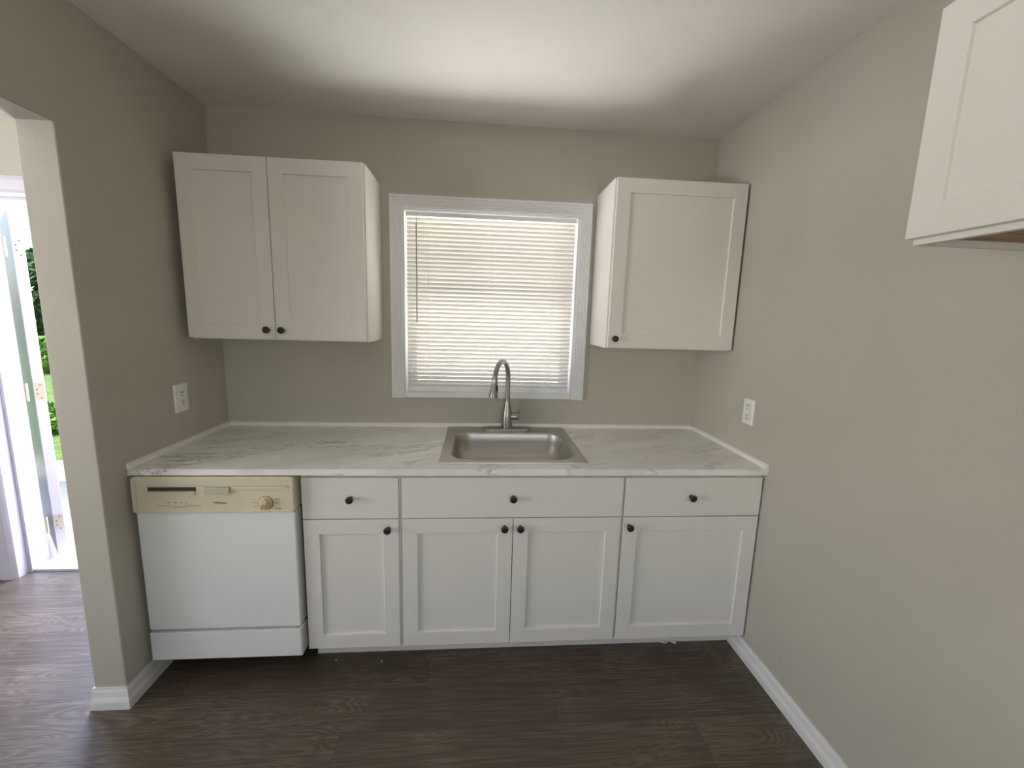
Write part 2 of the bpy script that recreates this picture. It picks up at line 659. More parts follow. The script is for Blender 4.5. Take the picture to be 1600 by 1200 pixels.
bm = B(); swept(bm, [(0, -0.56), (0, YO), (-TW, YO), (-TW, 0.074)], base_profile(), 1)
bb = struct(obj('baseboard_left', bm, M_TRIM))
bm = B(); swept(bm, [(W, YR), (W, -0.545)], base_profile(), 1)
struct(obj('baseboard_right', bm, M_TRIM))
bm = B(); swept(bm, [(XL, 0.075), (-1.312, 0.075)], base_profile(), -1)
struct(obj('baseboard_side_room', bm, M_TRIM))

# quarter-round trims where the counter meets the three walls
TT = 0.0125
qz = ZC
qprof = [(0, qz), (TT, qz), (TT, qz + .007), (TT * .9, qz + .012), (TT * .6, qz + .017), (TT * .3, qz + .0195), (0, qz + .0205)]
bm = B(); swept(bm, [(TT, 0), (W - TT, 0)], qprof, -1); struct(obj('trim_1', bm, M_CAULK))
bm = B(); swept(bm, [(0, 0), (0, -DC + .002)], qprof, 1); struct(obj('trim_2', bm, M_CAULK))
bm = B(); swept(bm, [(W, 0), (W, -DC + .002)], qprof, -1); struct(obj('trim_3', bm, M_CAULK))


# ------------------------------------------------------------------ window: casing, sill, sashes
win = struct(thing('window_1', '', '', (1.377, 0, WZ0)))
del win['label'], win['category']
CX0, CX1, CZ0, CZ1 = 0.860, 1.898, 1.075, 2.114


def casing_side(bm):
    # ribbed profile (across, out) from the opening edge outwards
    wdt = CX1 - WX1 - 0.002
    pr = [(0, 0), (0, 0.010)]
    nrib = 5
    for i in range(nrib):
        a = 0.004 + (wdt - .008) * i / nrib
        b2 = 0.004 + (wdt - .008) * (i + 1) / nrib
        o = 0.010 + 0.0016 * i
        pr += [(a, o), (a + (b2 - a) * .25, o + .003), (b2 - (b2 - a) * .3, o + .003), (b2 - .0005, o - .0005)]
    pr += [(wdt, 0.018), (wdt, 0)]
    return pr


cp = casing_side(None)
bm = B()
rings = []
path = [((WX0, CZ0), (-1, 0)), ((WX0, WZ1), (-1, 1)), ((WX1, WZ1), (1, 1)), ((WX1, CZ0), (1, 0))]
for (x, z), (nx, nz) in path:
    rings.append([bm.verts.new((x + nx * (a + .001), -o, z + nz * (a + .001))) for a, o in cp])
for a, b2 in zip(rings, rings[1:]):
    for i in range(len(a) - 1):
        bm.faces.new((a[i], a[i + 1], b2[i + 1], b2[i]))
bm.faces.new(rings[0]); bm.faces.new(rings[-1][::-1])
obj('window_casing', bm, M_TRIM, win)
bm = B(); box(bm, WX0 + .0005, WX1 - .0005, -0.012, 0.02, CZ0 + .003, WZ0 + .001)
obj('window_sill', bm, M_TRIM, win, bevel=.0015)
bm = B()   # white reveal lining
for q in ((WX0 - .001, WX0 + .004, 0.0, 0.2, WZ0, WZ1), (WX1 - .004, WX1 + .001, 0.0, 0.2, WZ0, WZ1),
          (WX0, WX1, 0.0, 0.2, WZ1 - .004, WZ1 + .001), (WX0, WX1, 0.02, 0.2, WZ0 - .001, WZ0 + .004)):
    box(bm, *q)
obj('window_reveal', bm, M_TRIM, win)


def sash(x0, x1, z0, z1, y, wdt=0.045):
    bm = B()
    box(bm, x0, x0 + wdt, y, y + .03, z0, z1); box(bm, x1 - wdt, x1, y, y + .03, z0, z1)
    box(bm, x0 + wdt, x1 - wdt, y, y + .03, z0, z0 + wdt); box(bm, x0 + wdt, x1 - wdt, y, y + .03, z1 - wdt, z1)
    f = obj('sash', bm, M_VINYL, win)
    bm = B(); box(bm, x0 + wdt - .004, x1 - wdt + .004, y + .012, y + .016, z0 + wdt - .004, z1 - wdt + .004)
    obj('pane', bm, M_GLASS, f)


zm = 1.585
sash(WX0 + .006, WX1 - .006, WZ0 + .006, zm + .022, 0.105)
sash(WX0 + .006, WX1 - .006, zm - .022, WZ1 - .006, 0.14)

# ------------------------------------------------------------------ mini blind hanging in the window
bl = thing('window_blind', 'cream horizontal slat blind lowered and tilted shut in the window over the sink', 'blind', (1.377, 0.03, WZ1))
BX0, BX1 = 0.9345, 1.8205
yb = 0.032
bm = B()
prism(bm, [(yb - .015, 2.020), (yb + .013, 2.020), (yb + .013, 2.0405), (yb + .011, 2.0405), (yb + .011, 2.023), (yb - .013, 2.023), (yb - .013, 2.041), (yb - .015, 2.041)], 'x', BX0 - .002, BX1 + .002)
obj('head_rail', bm, M_VINYL, bl)
bm = B(); box(bm, BX0, BX1, yb - .013, yb + .009, 1.107, 1.124)
obj('bottom_rail', bm, M_VINYL, bl, bevel=.002)
NS = 41
z_top, z_bot = 2.004, 1.1365
pitch = (z_top - z_bot) / (NS - 1)
TILT = math.radians(55)
slat0 = None
for k in range(NS):
    z = z_top - k * pitch
    if slat0 is None:
        bm = B()
        n = 5
        top, botm = [], []
        xs = [BX0, BX1]
        for j in range(n):
            s = (j / (n - 1) - .5)
            a, crown = s * 0.0255, 0.0016 * (1 - 4 * s * s)
            # room side edge (negative y) is up
            y = yb - a * math.cos(TILT) - crown * math.sin(TILT)
            zz = z + a * math.sin(TILT) - crown * math.cos(TILT)
            yy2 = y + .00035 * math.sin(TILT); z2 = zz + .00035 * math.cos(TILT)
            top.append([bm.verts.new((x, y, zz)) for x in xs])
            botm.append([bm.verts.new((x, yy2, z2)) for x in xs])
        for j in range(n - 1):
            bm.faces.new((top[j][0], top[j][1], top[j + 1][1], top[j + 1][0]))
        for v in [v for r in botm for v in r]:
            bm.verts.remove(v)
        slat0 = obj('slat', bm, M_SLAT, bl, loc=(1.377, yb, z), smooth='all')
    else:
        c = slat0.copy()
        COL.objects.link(c)
        c.parent = bl
        c.location = Vector((1.377, yb, z)) - world_loc(bl)
        c.rotation_euler.x = math.radians(random.uniform(-1.6, 1.6))
        c.rotation_euler.y = math.radians(random.uniform(-.07, .07))
for x in (1.047, 1.377, 1.709):
    bm = B()
    for dy in (-.0135, .0135):
        cyl(bm, (x, yb + dy, 1.12), (x, yb + dy, 2.022), .0007, n=6)
    for k in range(NS):
        zz = z_top - k * pitch
        cyl(bm, (x - .0025, yb - .0140, zz - .004), (x + .0025, yb - .0140, zz + .004), .0011, n=6)
    obj('ladder_cord', bm, M_CORD, bl)
    bm = B(); cyl(bm, (x, yb - .0132, 1.1155), (x, yb - .0155, 1.1155), .006, n=14)
    obj('cord_plug', bm, M_CORD, bl)
bm = B()
cyl(bm, (0.988, yb - .022, 1.478), (0.986, yb - .022, 1.985), .0032, n=8)
cyl(bm, (0.986, yb - .022, 1.985), (0.986, yb - .016, 2.022), .0016, n=6)
obj('tilt_wand', bm, M_WAND, bl)


# ------------------------------------------------------------------ cabinets
def slab(bm, P, u0, u1, v0, v1, th):
    """P(u, v, w) maps to world; w=0 is the front face"""
    c = [P(u0, v0, 0), P(u1, v0, 0), P(u1, v1, 0), P(u0, v1, 0), P(u0, v0, th), P(u1, v0, th), P(u1, v1, th), P(u0, v1, th)]
    vs = [bm.verts.new(p) for p in c]
    for f in ((0, 1, 2, 3), (7, 6, 5, 4), (0, 4, 5, 1), (1, 5, 6, 2), (2, 6, 7, 3), (3, 7, 4, 0)):
        bm.faces.new([vs[i] for i in f])


def shaker(P, u0, u1, v0, v1, parent, name='door', th=0.019, st=0.063, rec=0.0092):
    bm = B()
    def q(u, v, w_):
        return bm.verts.new(P(u, v, w_))
    def ring(a, w_):
        return [q(u0 + a, v0 + a, w_), q(u1 - a, v0 + a, w_), q(u1 - a, v1 - a, w_), q(u0 + a, v1 - a, w_)]
    r = [ring(0, th), ring(0, .0012), ring(.0012, 0), ring(st - .001, 0), ring(st, .001), ring(st + .0004, rec)]
    bm.faces.new(r[0][::-1])
    for a, b2 in zip(r, r[1:]):
        bridge(bm, a, b2)
    bm.faces.new(r[-1])
    return obj(name, bm, M_CAB, parent)


def knob(c, d, parent):
    bm = B()
    lathe(bm, c, d, [(0, .0075), (.002, .0075), (.004, .0055), (.012, .005), (.016, .0075), (.019, .0135), (.022, .0152), (.025, .0150), (.0272, .0125), (.028, .008)], n=24)
    return obj('knob', bm, M_KNOB, parent, smooth=True)


YF = -0.647          # front of doors
YB = -0.628          # front of the carcass


def PF(yf):
    return lambda u, v, w_: (u, yf + w_, v)


def carcass(bm, x0, x1, y0, y1, z0, z1):
    box(bm, x0, x1, y0, y1, z0, z1)


def base_cabinet(x0, x1, label, fx0, fx1, doors, knobs, dk, deck=True):
    t = thing('base_cabinet', label, 'cabinet', ((x0 + x1) / 2, YB, 0), 'white base cabinets')
    bm = B()
    # open-topped carcass: sides, back, floor and face frame
    box(bm, x0, x0 + .016, YB + .019, -.004, .110, .888)
    box(bm, x1 - .016, x1, YB + .019, -.004, .110, .888)
    box(bm, x0 + .016, x1 - .016, -.016, -.004, .110, .888)
    box(bm, x0 + .016, x1 - .016, YB + .019, -.016, .110, .126)
    obj('carcass', bm, M_CABIN, t)
    bm = B()
    box(bm, x0, x0 + .04, YB, YB + .019, .1085, .888); box(bm, x1 - .04, x1, YB, YB + .019, .1085, .888)
    box(bm, x0 + .04, x1 - .04, YB, YB + .019, .1085, .14); box(bm, x0 + .04, x1 - .04, YB, YB + .019, .85, .888)
    box(bm, x0 + .04, x1 - .04, YB, YB + .019, .675, .715)
    obj('face_frame', bm, M_CABIN, t)
    bm = B(); box(bm, x0, x1, -.542, -.53, 0.0, .1085)
    obj('toe_kick', bm, M_CABIN, t)
    bm = B(); slab(bm, PF(YF), fx0, fx1, .6975, .8705, .019)
    d = obj('drawer', bm, M_CAB, t, bevel=.0012)
    knob((dk, YF, .7855), (0, -1, 0), d)
    for (a, b2), kx in zip(doors, knobs):
        dd = shaker(PF(YF), a, b2, .112, .693, t)
        knob((kx, YF, .654), (0, -1, 0), dd)
    return t


base_cabinet(.6185, 1.0095, 'narrow white base cabinet with one drawer and one door, next to the dishwasher', .6245, 1.003,
             [(.6245, 1.003)], [.961], .815)
base_cabinet(1.0105, 1.9385, 'wide white two-door sink base cabinet with one long false drawer front', 1.0165, 1.9335,
             [(1.0165, 1.4715), (1.4745, 1.9335)], [1.437, 1.503], 1.470)
base_cabinet(1.9395, 2.5525, 'white base cabinet with drawer and single door against the right wall', 1.9445, 2.5475,
             [(1.9445, 2.5475)], [1.970], 2.233)


def wall_cabinet(x0, x1, z0, z1, label, doors, knobs):
    t = thing('wall_cabinet', label, 'cabinet', ((x0 + x1) / 2, 0, z0), 'white wall cabinets')
    bm = B()
    box(bm, x0, x1, -.300, -.001, z0, z1)
    obj('carcass', bm, M_CABIN, t, bevel=.001)
    for (a, b2), kx in zip(doors, knobs):
        dd = shaker(PF(-.320), a, b2, z0 + .005, z1 - .002, t)
        knob((kx, -.320, 1.4345), (0, -1, 0), dd)
    return t


wall_cabinet(.050, .8125, 1.388, 2.158, 'two-door white wall cabinet hanging above the dishwasher end of the counter',
             [(.0435, .4115), (.4145, .8060)], [.3815, .4445])
wall_cabinet(1.9215, 2.5400, 1.388, 2.158, 'single-door white wall cabinet hanging to the right of the window',
             [(1.9280, 2.5440)], [1.9565])

# wall cabinet high on the right wall, its doors facing left
t = thing('wall_cabinet', 'short white cabinet mounted high on the right wall, cut off by the picture edge', 'cabinet', (W, -1.80, 1.70), 'white wall cabinets')
XD = W - .325
bm = B()
by0, by1 = -2.175, -1.413
# hollow underside: sides and front rail reach lower than the raw plywood bottom
box(bm, XD + .020, W - .001, by1 - .016, by1, 1.699, 2.157); box(bm, XD + .020, W - .001, by0, by0 + .016, 1.699, 2.157)
box(bm, XD + .020, XD + .036, by0 + .016, by1 - .016, 1.699, 2.157); box(bm, XD + .036, W - .001, by0 + .016, by1 - .016, 2.141, 2.157)
obj('carcass', bm, M_CABIN, t)
bm = B(); box(bm, XD + .036, W - .001, by0 + .016, by1 - .016, 1.712, 1.724)
o = obj('bottom_panel', bm, M_PLY, t); o['label'] = 'raw brown plywood underside'
PX = lambda u, v, w_: (XD + w_, u, v)
for a, b2, kx in ((by0 + .001, -1.796, -1.826), (-1.793, by1 + .002, -1.763)):
    dd = shaker(PX, a, b2, 1.711, 2.155, t)
    knob((XD, kx, 1.742), (-1, 0, 0), dd)

# ------------------------------------------------------------------ countertop with sink cut-out
SX0, SX1, SY0, SY1 = 1.157, 1.794, -.598, -.012
bm = B()
z0, z1 = .889, ZC
def plate_with_hole(bm, X0, X1, Y0, Y1, hx0, hx1, hy0, hy1, z0, z1):
    o1 = [(X0, Y0), (X1, Y0), (X1, Y1), (X0, Y1)]
    i1 = [(hx0, hy0), (hx1, hy0), (hx1, hy1), (hx0, hy1)]
    r = [[bm.verts.new((x, y, z)) for x, y in pts] for pts, z in ((o1, z0), (o1, z1), (i1, z1), (i1, z0))]
    for a, b2 in zip(r, r[1:] + r[:1]):
        bridge(bm, a, b2)
plate_with_hole(bm, .002, W - .001, -DC, -.001, SX0 + .022, SX1 - .022, SY0 + .022, SY1 - .022, z0, z1)
ct = tag(obj('countertop', bm, M_COUNTER, bevel=.0015), 'white marble-patterned countertop with grey veins running along the whole back wall', 'countertop')

# ------------------------------------------------------------------ sink
sk = thing('kitchen_sink', 'stainless steel single-bowl sink set into the marble-look counter under the window', 'sink', ((SX0 + SX1) / 2, (SY0 + SY1) / 2, ZC))
bm = B()
nn = 8
R_ = [rring(bm, SX0, SX1, SY0, SY1, .006, ZC + .0003, nn),
      rring(bm, SX0 + .001, SX1 - .001, SY0 + .001, SY1 - .001, .006, ZC + .0035, nn),
      rring(bm, SX0 + .006, SX1 - .006, SY0 + .006, SY1 - .006, .006, ZC + .0045, nn),
      rring(bm, SX0 + .013, SX1 - .013, SY0 + .013, SY1 - .013, .008, ZC + .0028, nn),
      rring(bm, SX0 + .030, SX1 - .030, SY0 + .024, SY1 - .088, .050, ZC + .0030, nn)]
bx0, bx1, by0_, by1_ = 1.203, 1.757, -.557, -.128
for inset, z, r in ((0, .0026, .085), (.003, -.001, .083), (.006, -.008, .081), (.007, -.045, .080), (.009, -.085, .079), (.018, -.108, .076),
                    (.034, -.124, .070), (.060, -.133, .060), (.11, -.137, .05)):
    R_.append(rring(bm, bx0 + inset, bx1 - inset, by0_ + inset, by1_ - inset, r, ZC + z, nn))
for a, b2 in zip(R_, R_[1:]):
    bridge(bm, a, b2)
bm.faces.new(R_[-1])
obj('basin', bm, M_STEEL, sk, smooth=True)
bm = B()
lathe(bm, (1.48, -.34, ZC - .1365), (0, 0, 1), [(0, .055), (.002, .055), (.003, .045), (.001, .030), (.0005, .002)], n=32)
obj('drain', bm, M_STEEL, sk, smooth=True)
bm = B()
lathe(bm, (1.692, -.050, ZC + .0028), (0, 0, 1), [(0, .021), (.002, .021), (.0035, .018), (.0040, .005)], n=28)
obj('hole_cover', bm, M_STEEL, sk, smooth=True)

# ------------------------------------------------------------------ faucet
FX, FY = 1.476, -.062
fz = ZC + .003
fc = thing('kitchen_faucet', 'brushed nickel gooseneck pull-down faucet standing behind the sink bowl', 'faucet', (FX, FY, fz))
bm = B()
ra = rring(bm, FX - .130, FX + .130, FY - .030, FY + .030, .029, fz, 10)
rb = rring(bm, FX - .130, FX + .130, FY - .030, FY + .030, .029, fz + .004, 10)
rc = rring(bm, FX - .124, FX + .124, FY - .025, FY + .025, .024, fz + .009, 10)
bridge(bm, ra, rb); bridge(bm, rb, rc); bm.faces.new(rc); bm.faces.new(ra[::-1])
obj('deck_plate', bm, M_FAUCET, fc, smooth=True)
bm = B()
lathe(bm, (FX, FY, fz + .008), (0, 0, 1), [(0, .0290), (.010, .0290), (.020, .0285), (.060, .0275), (.090, .0245), (.115, .0190), (.135, .0148), (.150, .0135)], n=32)
obj('body', bm, M_FAUCET, fc, smooth=True)
# neck: straight riser then an arc forward
dirv = Vector((-.42, -.91, 0)).normalized()
RA = .092
zr = 1.203
path = [Vector((FX, FY, fz + .150))]
for i in range(1, 6):
    path.append(Vector((FX, FY, fz + .15 + (zr - fz - .15) * i / 5)))
for i in range(1, 19):
    a = math.pi * i / 18 * 0.965
    path.append(Vector((FX, FY, zr)) + dirv * (RA - RA * math.cos(a)) + Vector((0, 0, RA * math.sin(a))))
bm = B(); tube(bm, path, .0128, n=24)
obj('gooseneck_spout', bm, M_FAUCET, fc, smooth=True)
e = path[-1]
d = (path[-1] - path[-2]).normalized()
bm = B()
lathe(bm, e - d * .004, d, [(0, .0132), (.002, .0150), (.006, .0150), (.010, .0140), (.030, .0162), (.060, .0195), (.085, .0228), (.092, .0228), (.094, .0205), (.094, .012)], n=32)
hd = obj('spray_head', bm, M_FAUCET, fc, smooth=True)
bm = B()
side = Vector((.80, -.60, 0)).normalized()
cc = e + d * .048 + side * .0155
prism(bm, [(-.007, -.020), (0, -.024), (.007, -.020), (.008, 0), (.007, .016), (0, .022), (-.007, .016), (-.008, 0)], 'y', -.004, .004)
q = side.to_track_quat('Y', 'Z').to_matrix().to_4x4()
bmesh.ops.transform(bm, matrix=Matrix.Translation(cc) @ q, verts=bm.verts)
o = obj('spray_button', bm, M_RUBBER, hd, bevel=.001); o['label'] = 'dark blue-black spray button'
bm = B()
hz = fz + .072
cyl(bm, (FX + .018, FY, hz), (FX + .050, FY, hz), .0175, n=28)
cyl(bm, (FX + .0505, FY, hz), (FX + .064, FY, hz), .0190, .0170, n=28)
hn = obj('handle', bm, M_FAUCET, fc, smooth=True)
bm = B()
prism(bm, [(FX + .058, hz - .010), (FX + .066, hz - .008), (FX + .0705, hz + .020), (FX + .0700, hz + .062), (FX + .0675, hz + .064), (FX + .0655, hz + .022), (FX + .055, hz + .008)], 'y', FY - .007, FY + .007)
obj('lever', bm, M_FAUCET, hn, bevel=.002)

# ------------------------------------------------------------------ dishwasher
dx0, dx1, yd = .0165, .6085, -.676
dw = thing('dishwasher', 'white dishwasher with a yellowed control panel under the left end of the counter', 'dishwasher', ((dx0 + dx1) / 2, -.62, 0))
bm = B(); box(bm, dx0 + .004, dx1 - .004, -.615, -.03, .105, .884); box(bm, dx0 + .02, dx1 - .02, -.52, -.50, .004, .105)
for x in (dx0 + .05, dx1 - .05):
    cyl(bm, (x, -.10, 0), (x, -.10, .106), .012, n=10); cyl(bm, (x, -.56, 0), (x, -.56, .106), .012, n=10)
obj('tub', bm, M_BLACK, dw)


def rounded_panel(bm, x0, x1, z0, z1, yf, yb_, r=.010):
    """front panel whose left and right edges roll back"""
    pts = [(x0, yb_), (x0, yf + r)]
    for i in range(1, 6):
        a = math.radians(90 * i / 5)
        pts.append((x0 + r - r * math.cos(a), yf + r - r * math.sin(a)))
    for i in range(0, 5):
        a = math.radians(90 * i / 5)
        pts.append((x1 - r + r * math.sin(a), yf + r - r * math.cos(a)))
    pts += [(x1, yf + r), (x1, yb_)]
    prism(bm, pts, 'z', z0, z1)


bm = B(); rounded_panel(bm, dx0 + .003, dx1 - .002, .240, .7385, yd + .006, -.61, .006)
obj('door', bm, M_DW, dw, bevel=.002)
bm = B(); rounded_panel(bm, dx0 + .001, dx1 - .001, .104, .226, yd + .004, -.61, .006)
obj('kick_panel', bm, M_DW, dw, bevel=.002)
# control panel with sunken face
zp0, zp1 = .7395, .8845
fx0, fx1, fz0, fz1 = .033, .590, .7465, .8520
bm = B()
def ringp(x0, x1, z0_, z1_, r, y, n=5):
    out = []
    for cx, cz, a0 in ((x1 - r, z1_ - r, 0), (x0 + r, z1_ - r, 90), (x0 + r, z0_ + r, 180), (x1 - r, z0_ + r, 270)):
        for i in range(n + 1):
            a = math.radians(a0 + 90 * i / n)
            out.append(bm.verts.new((cx + r * math.cos(a), y, cz + r * math.sin(a))))
    return out
RR = [ringp(dx0 - .003, dx1 + .001, zp0, zp1, .012, -.61), ringp(dx0 - .003, dx1 + .001, zp0, zp1, .012, yd + .004),
      ringp(dx0 + .001, dx1 - .003, zp0 + .003, zp1 - .004, .010, yd - .002),
      ringp(fx0 - .002, fx1 + .002, fz0 - .002, fz1 + .002, .003, yd - .002),
      ringp(fx0, fx1, fz0, fz1, .002, yd + .0040)]
bm.faces.new(RR[0][::-1])
for a, b2 in zip(RR, RR[1:]):
    bridge(bm, a, b2)
bm.faces.new(RR[-1])
cpn = obj('control_panel', bm, M_DWP, dw)
cpn['label'] = 'yellowed beige control panel'
yf_ = yd + .0040
bm = B()  # finger ledge under the vent
prism(bm, [(yf_ + .001, .817), (yf_ - .011, .820), (yf_ - .011, .8245), (yf_ + .001, .828)], 'x', .062, .243)
prism(bm, [(yf_ + .001, .834), (yf_ - .006, .837), (yf_ - .006, .8480), (yf_ + .001, .8485)], 'x', .377, .588)
prism(bm, [(yf_ + .001, .828), (yf_ - .003, .829), (yf_ - .003, .8480), (yf_ + .001, .849)], 'x', .249, .279)
obj('ledge', bm, M_DWP, cpn)
bm = B(); box(bm, .073, .247, yf_ - .0012, yf_ + .001, .8285, .8440)
obj('vent_slot', bm, M_SLOT, cpn)
bm = B(); prism(bm, [(.288, .846), (.280, .819), (.370, .819), (.374, .846)], 'y', yf_ - .0110, yf_ + .001)
lt = obj('latch', bm, M_DWP3, cpn, bevel=.0015)
# slider track with levers
bm = B(); box(bm, .098, .256, yf_ - .0010, yf_ + .0008, .7660, .7735)
sl = obj('selector_track', bm, M_DWP2, cpn)
for a, b2, c, d in ((.155, .205, .0035, .7720), (.212, .2165, .003, .7740), (.252, .2555, .003, .7740)):
    bm = B(); box(bm, a, b2, yf_ - c, yf_, .7655, d)
    obj('selector_button', bm, M_DWP, sl, bevel=.0006)
rnd = random.Random(2)
marks = []
for x in (.143, .168, .188, .207):
    wd = rnd.uniform(.006, .011)
    marks.append((x - wd / 2, x + wd / 2, .7800, .7822))
for dz, ln in ((.013, .019), (0, .026), (-.014, .019)):
    marks.append((.470 - ln, .470, .779 + dz - .0005, .779 + dz + .0005))
for dz, ln in ((.015, .017), (0, .011), (-.024, .022)):
    marks.append((.535, .535 + ln, .779 + dz - .001, .779 + dz + .001))
for a, b2, c, d in marks:
    bm = B(); box(bm, a, b2, yf_ - .0004, yf_ + .0004, c, d)
    obj('printed_mark', bm, M_INK, cpn)
bm = B(); box(bm, .160, .204, yf_ - .0040, yf_ - .0034, .7652, .7668)
obj('selector_line', bm, M_INK, sl)
# maker's script
fcv = bpy.data.curves.new('logo', 'FONT')
fcv.body = 'Whirlpool'
fcv.size = .0115
fcv.shear = .25
fcv.extrude = .0003
fcv.align_x = 'CENTER'
fo = bpy.data.objects.new('logo_tmp', fcv)
COL.objects.link(fo)
bpy.context.view_layer.update()
me = bpy.data.meshes.new_from_object(fo.evaluated_get(bpy.context.evaluated_depsgraph_get()))
bpy.data.objects.remove(fo)
me.transform(Matrix.Translation(Vector((.330, yf_ - .0006, .7765)) - world_loc(cpn)) @ Matrix.Rotation(math.pi / 2, 4, 'X'))
me.materials.clear(); me.materials.append(M_INK)
lo = bpy.data.objects.new('logo', me)
COL.objects.link(lo); lo.parent = cpn
# dial
dcx, dcz = .500, .779
bm = B()
lathe(bm, (dcx, yf_ + .001, dcz), (0, -1, 0), [(0, .0285), (.0022, .0285), (.0028, .0270), (.0022, .0250)], n=36)
dl = obj('dial_ring', bm, M_DIAL, cpn, smooth=True)
bm = B()
lathe(bm, (dcx, yf_, dcz), (0, -1, 0), [(0, .0262), (.0035, .0258), (.0042, .0245), (.0038, .0205), (.009, .0200), (.0105, .0185), (.0105, .001)], n=36)
a = math.radians(62)
ux, uz = math.cos(a), math.sin(a)
pts = []
for s, tt in ((-.0205, -.0045), (.0205, -.0065), (.0205, .0065), (-.0205, .0045)):
    pts.append((dcx + ux * s - uz * tt, dcz + uz * s + ux * tt))
prism(bm, pts, 'y', yf_ - .021, yf_ - .012)
obj('dial', bm, M_DWP2, dl, smooth=True)
bm = B()
prism(bm, [(dcx + ux * s - uz * tt, dcz + uz * s + ux * tt) for s, tt in ((-.018, -.0012), (.002, -.0012), (.002, .0012), (-.018, .0012))], 'y', yf_ - .0216, yf_ - .0208)
obj('dial_pointer', bm, M_BLACK, dl)


# ------------------------------------------------------------------ wall outlets
def outlet(xw, nx, yc, zc, label, gfci):
    t = thing('wall_outlet', label, 'outlet', (xw, yc, zc), 'wall outlets above the counter')
    hw, hh = (.042, .062) if not gfci else (.037, .058)
    bm = B()
    def P(o, u, v):
        return (xw + nx * o, yc + u, zc + v)
    def ring(a, o):
        return [bm.verts.new(P(o, su * (hw - a), sv * (hh - a))) for su, sv in ((-1, -1), (1, -1), (1, 1), (-1, 1))]
    r = [ring(0, 0), ring(0, .003), ring(.004, .0062)]
    for a, b2 in zip(r, r[1:]):
        bridge(bm, a, b2)
    bm.faces.new(r[-1]); bm.faces.new(r[0][::-1])
    obj('cover_plate', bm, M_OUT, t)
    def slots(par, u0, vs_):
        bm = B()
        for v in vs_:
            for du in (-.0065, .0065):
                box_w(bm, du + u0, v + .006, .0015, .0045)
            box_w(bm, u0, v - .007, .0026, .0026)
        obj('slots', bm, M_BLACK, par)
    def box_w(bm, u, v, a, b2):
        x0, x1 = sorted((xw + nx * .0078, xw + nx * .0090))
        box(bm, x0, x1, yc + u - a, yc + u + a, zc + v - b2, zc + v + b2)
    def face(u, v, a, b2, name):
        bm = B()
        x0, x1 = sorted((xw + nx * .005, xw + nx * .0082))
        box(bm, x0, x1, yc + u - a, yc + u + a, zc + v - b2, zc + v + b2)
        return obj(name, bm, M_OUT, t, bevel=.0008)
    if gfci:
        f = face(0, 0, .0165, .0335, 'receptacle')
        slots(f, 0, (.0215,)); slots(f, 0, (-.0215,))
        bm = B()
        x0, x1 = sorted((xw + nx * .008, xw + nx * .0092))
        box(bm, x0, x1, yc - .009, yc - .001, zc - .004, zc + .004); box(bm, x0, x1, yc + .001, yc + .009, zc - .004, zc + .004)
        obj('test_button', bm, M_OUT, f)
        bm = B()
        x0, x1 = sorted((xw + nx * .0055, xw + nx * .0064))
        for q in ((-.0180, -.0170, -.035, .035), (.0170, .0180, -.035, .035)):
            box(bm, x0, x1, yc + q[0], yc + q[1], zc + q[2], zc + q[3])
        for q in ((-.0180, .0180, -.0352, -.0342), (-.0180, .0180, .0342, .0352)):
            box(bm, x0, x1, yc + q[0], yc + q[1], zc + q[2], zc + q[3])
        obj('seam', bm, M_INK, t)
    else:
        for v in (.0195, -.0195):
            f = face(0, v, .0155, .0140, 'receptacle')
            slots(f, 0, (v,))
        bm = B(); cyl(bm, (xw + nx * .006, yc, zc), (xw + nx * .0072, yc, zc), .003, n=12)
        obj('screw', bm, M_OUT, t)
    return t


outlet(0.0, 1, -.342, 1.125, 'white duplex outlet on the left wall, behind the dishwasher end of the counter', False)
outlet(W, -1, -.489, 1.125, 'white square-faced outlet with test buttons on the right wall', True)

# ------------------------------------------------------------------ exterior door in the side room
dr = struct(thing('door_1', '', '', (-.79, .14, 0)))
del dr['label'], dr['category']
jx0, jx1 = -1.208, -.360
ZD = 2.028
bm = B()
jl = [(-1.312, .073), (-1.312, .062), (-1.292, .056), (-1.245, .060), (-1.233, .068), (-1.226, .075), (-1.226, .130), (jx0, .130), (jx0, .193), (jx0 - .009, .197), (jx0 - .009, .240), (-1.300, .240), (-1.300, .073)]
prism(bm, jl, 'z', 0, ZD)
prism(bm, [(jx0 + jx1 - x, y) for x, y in jl][::-1], 'z', 0, ZD)
hd_ = [(.073, ZD + .10), (.062, ZD + .10), (.056, ZD + .08), (.060, ZD + .035), (.068, ZD + .022), (.075, ZD + .017), (.130, ZD + .017), (.130, ZD), (.193, ZD), (.197, ZD + .008), (.240, ZD + .008), (.240, ZD + .06), (.073, ZD + .06)]
prism(bm, hd_, 'x', -1.312, jx1 + .104)
obj('door_frame', bm, M_DOORW, dr)
bm = B(); prism(bm, [(.136, 0), (.136, .012), (.150, .020), (.235, .020), (.262, .006), (.262, -.02), (.136, -.02)], 'x', jx0 - .008, jx1 + .008)
obj('threshold', bm, M_DOORW, dr, bevel=.001)
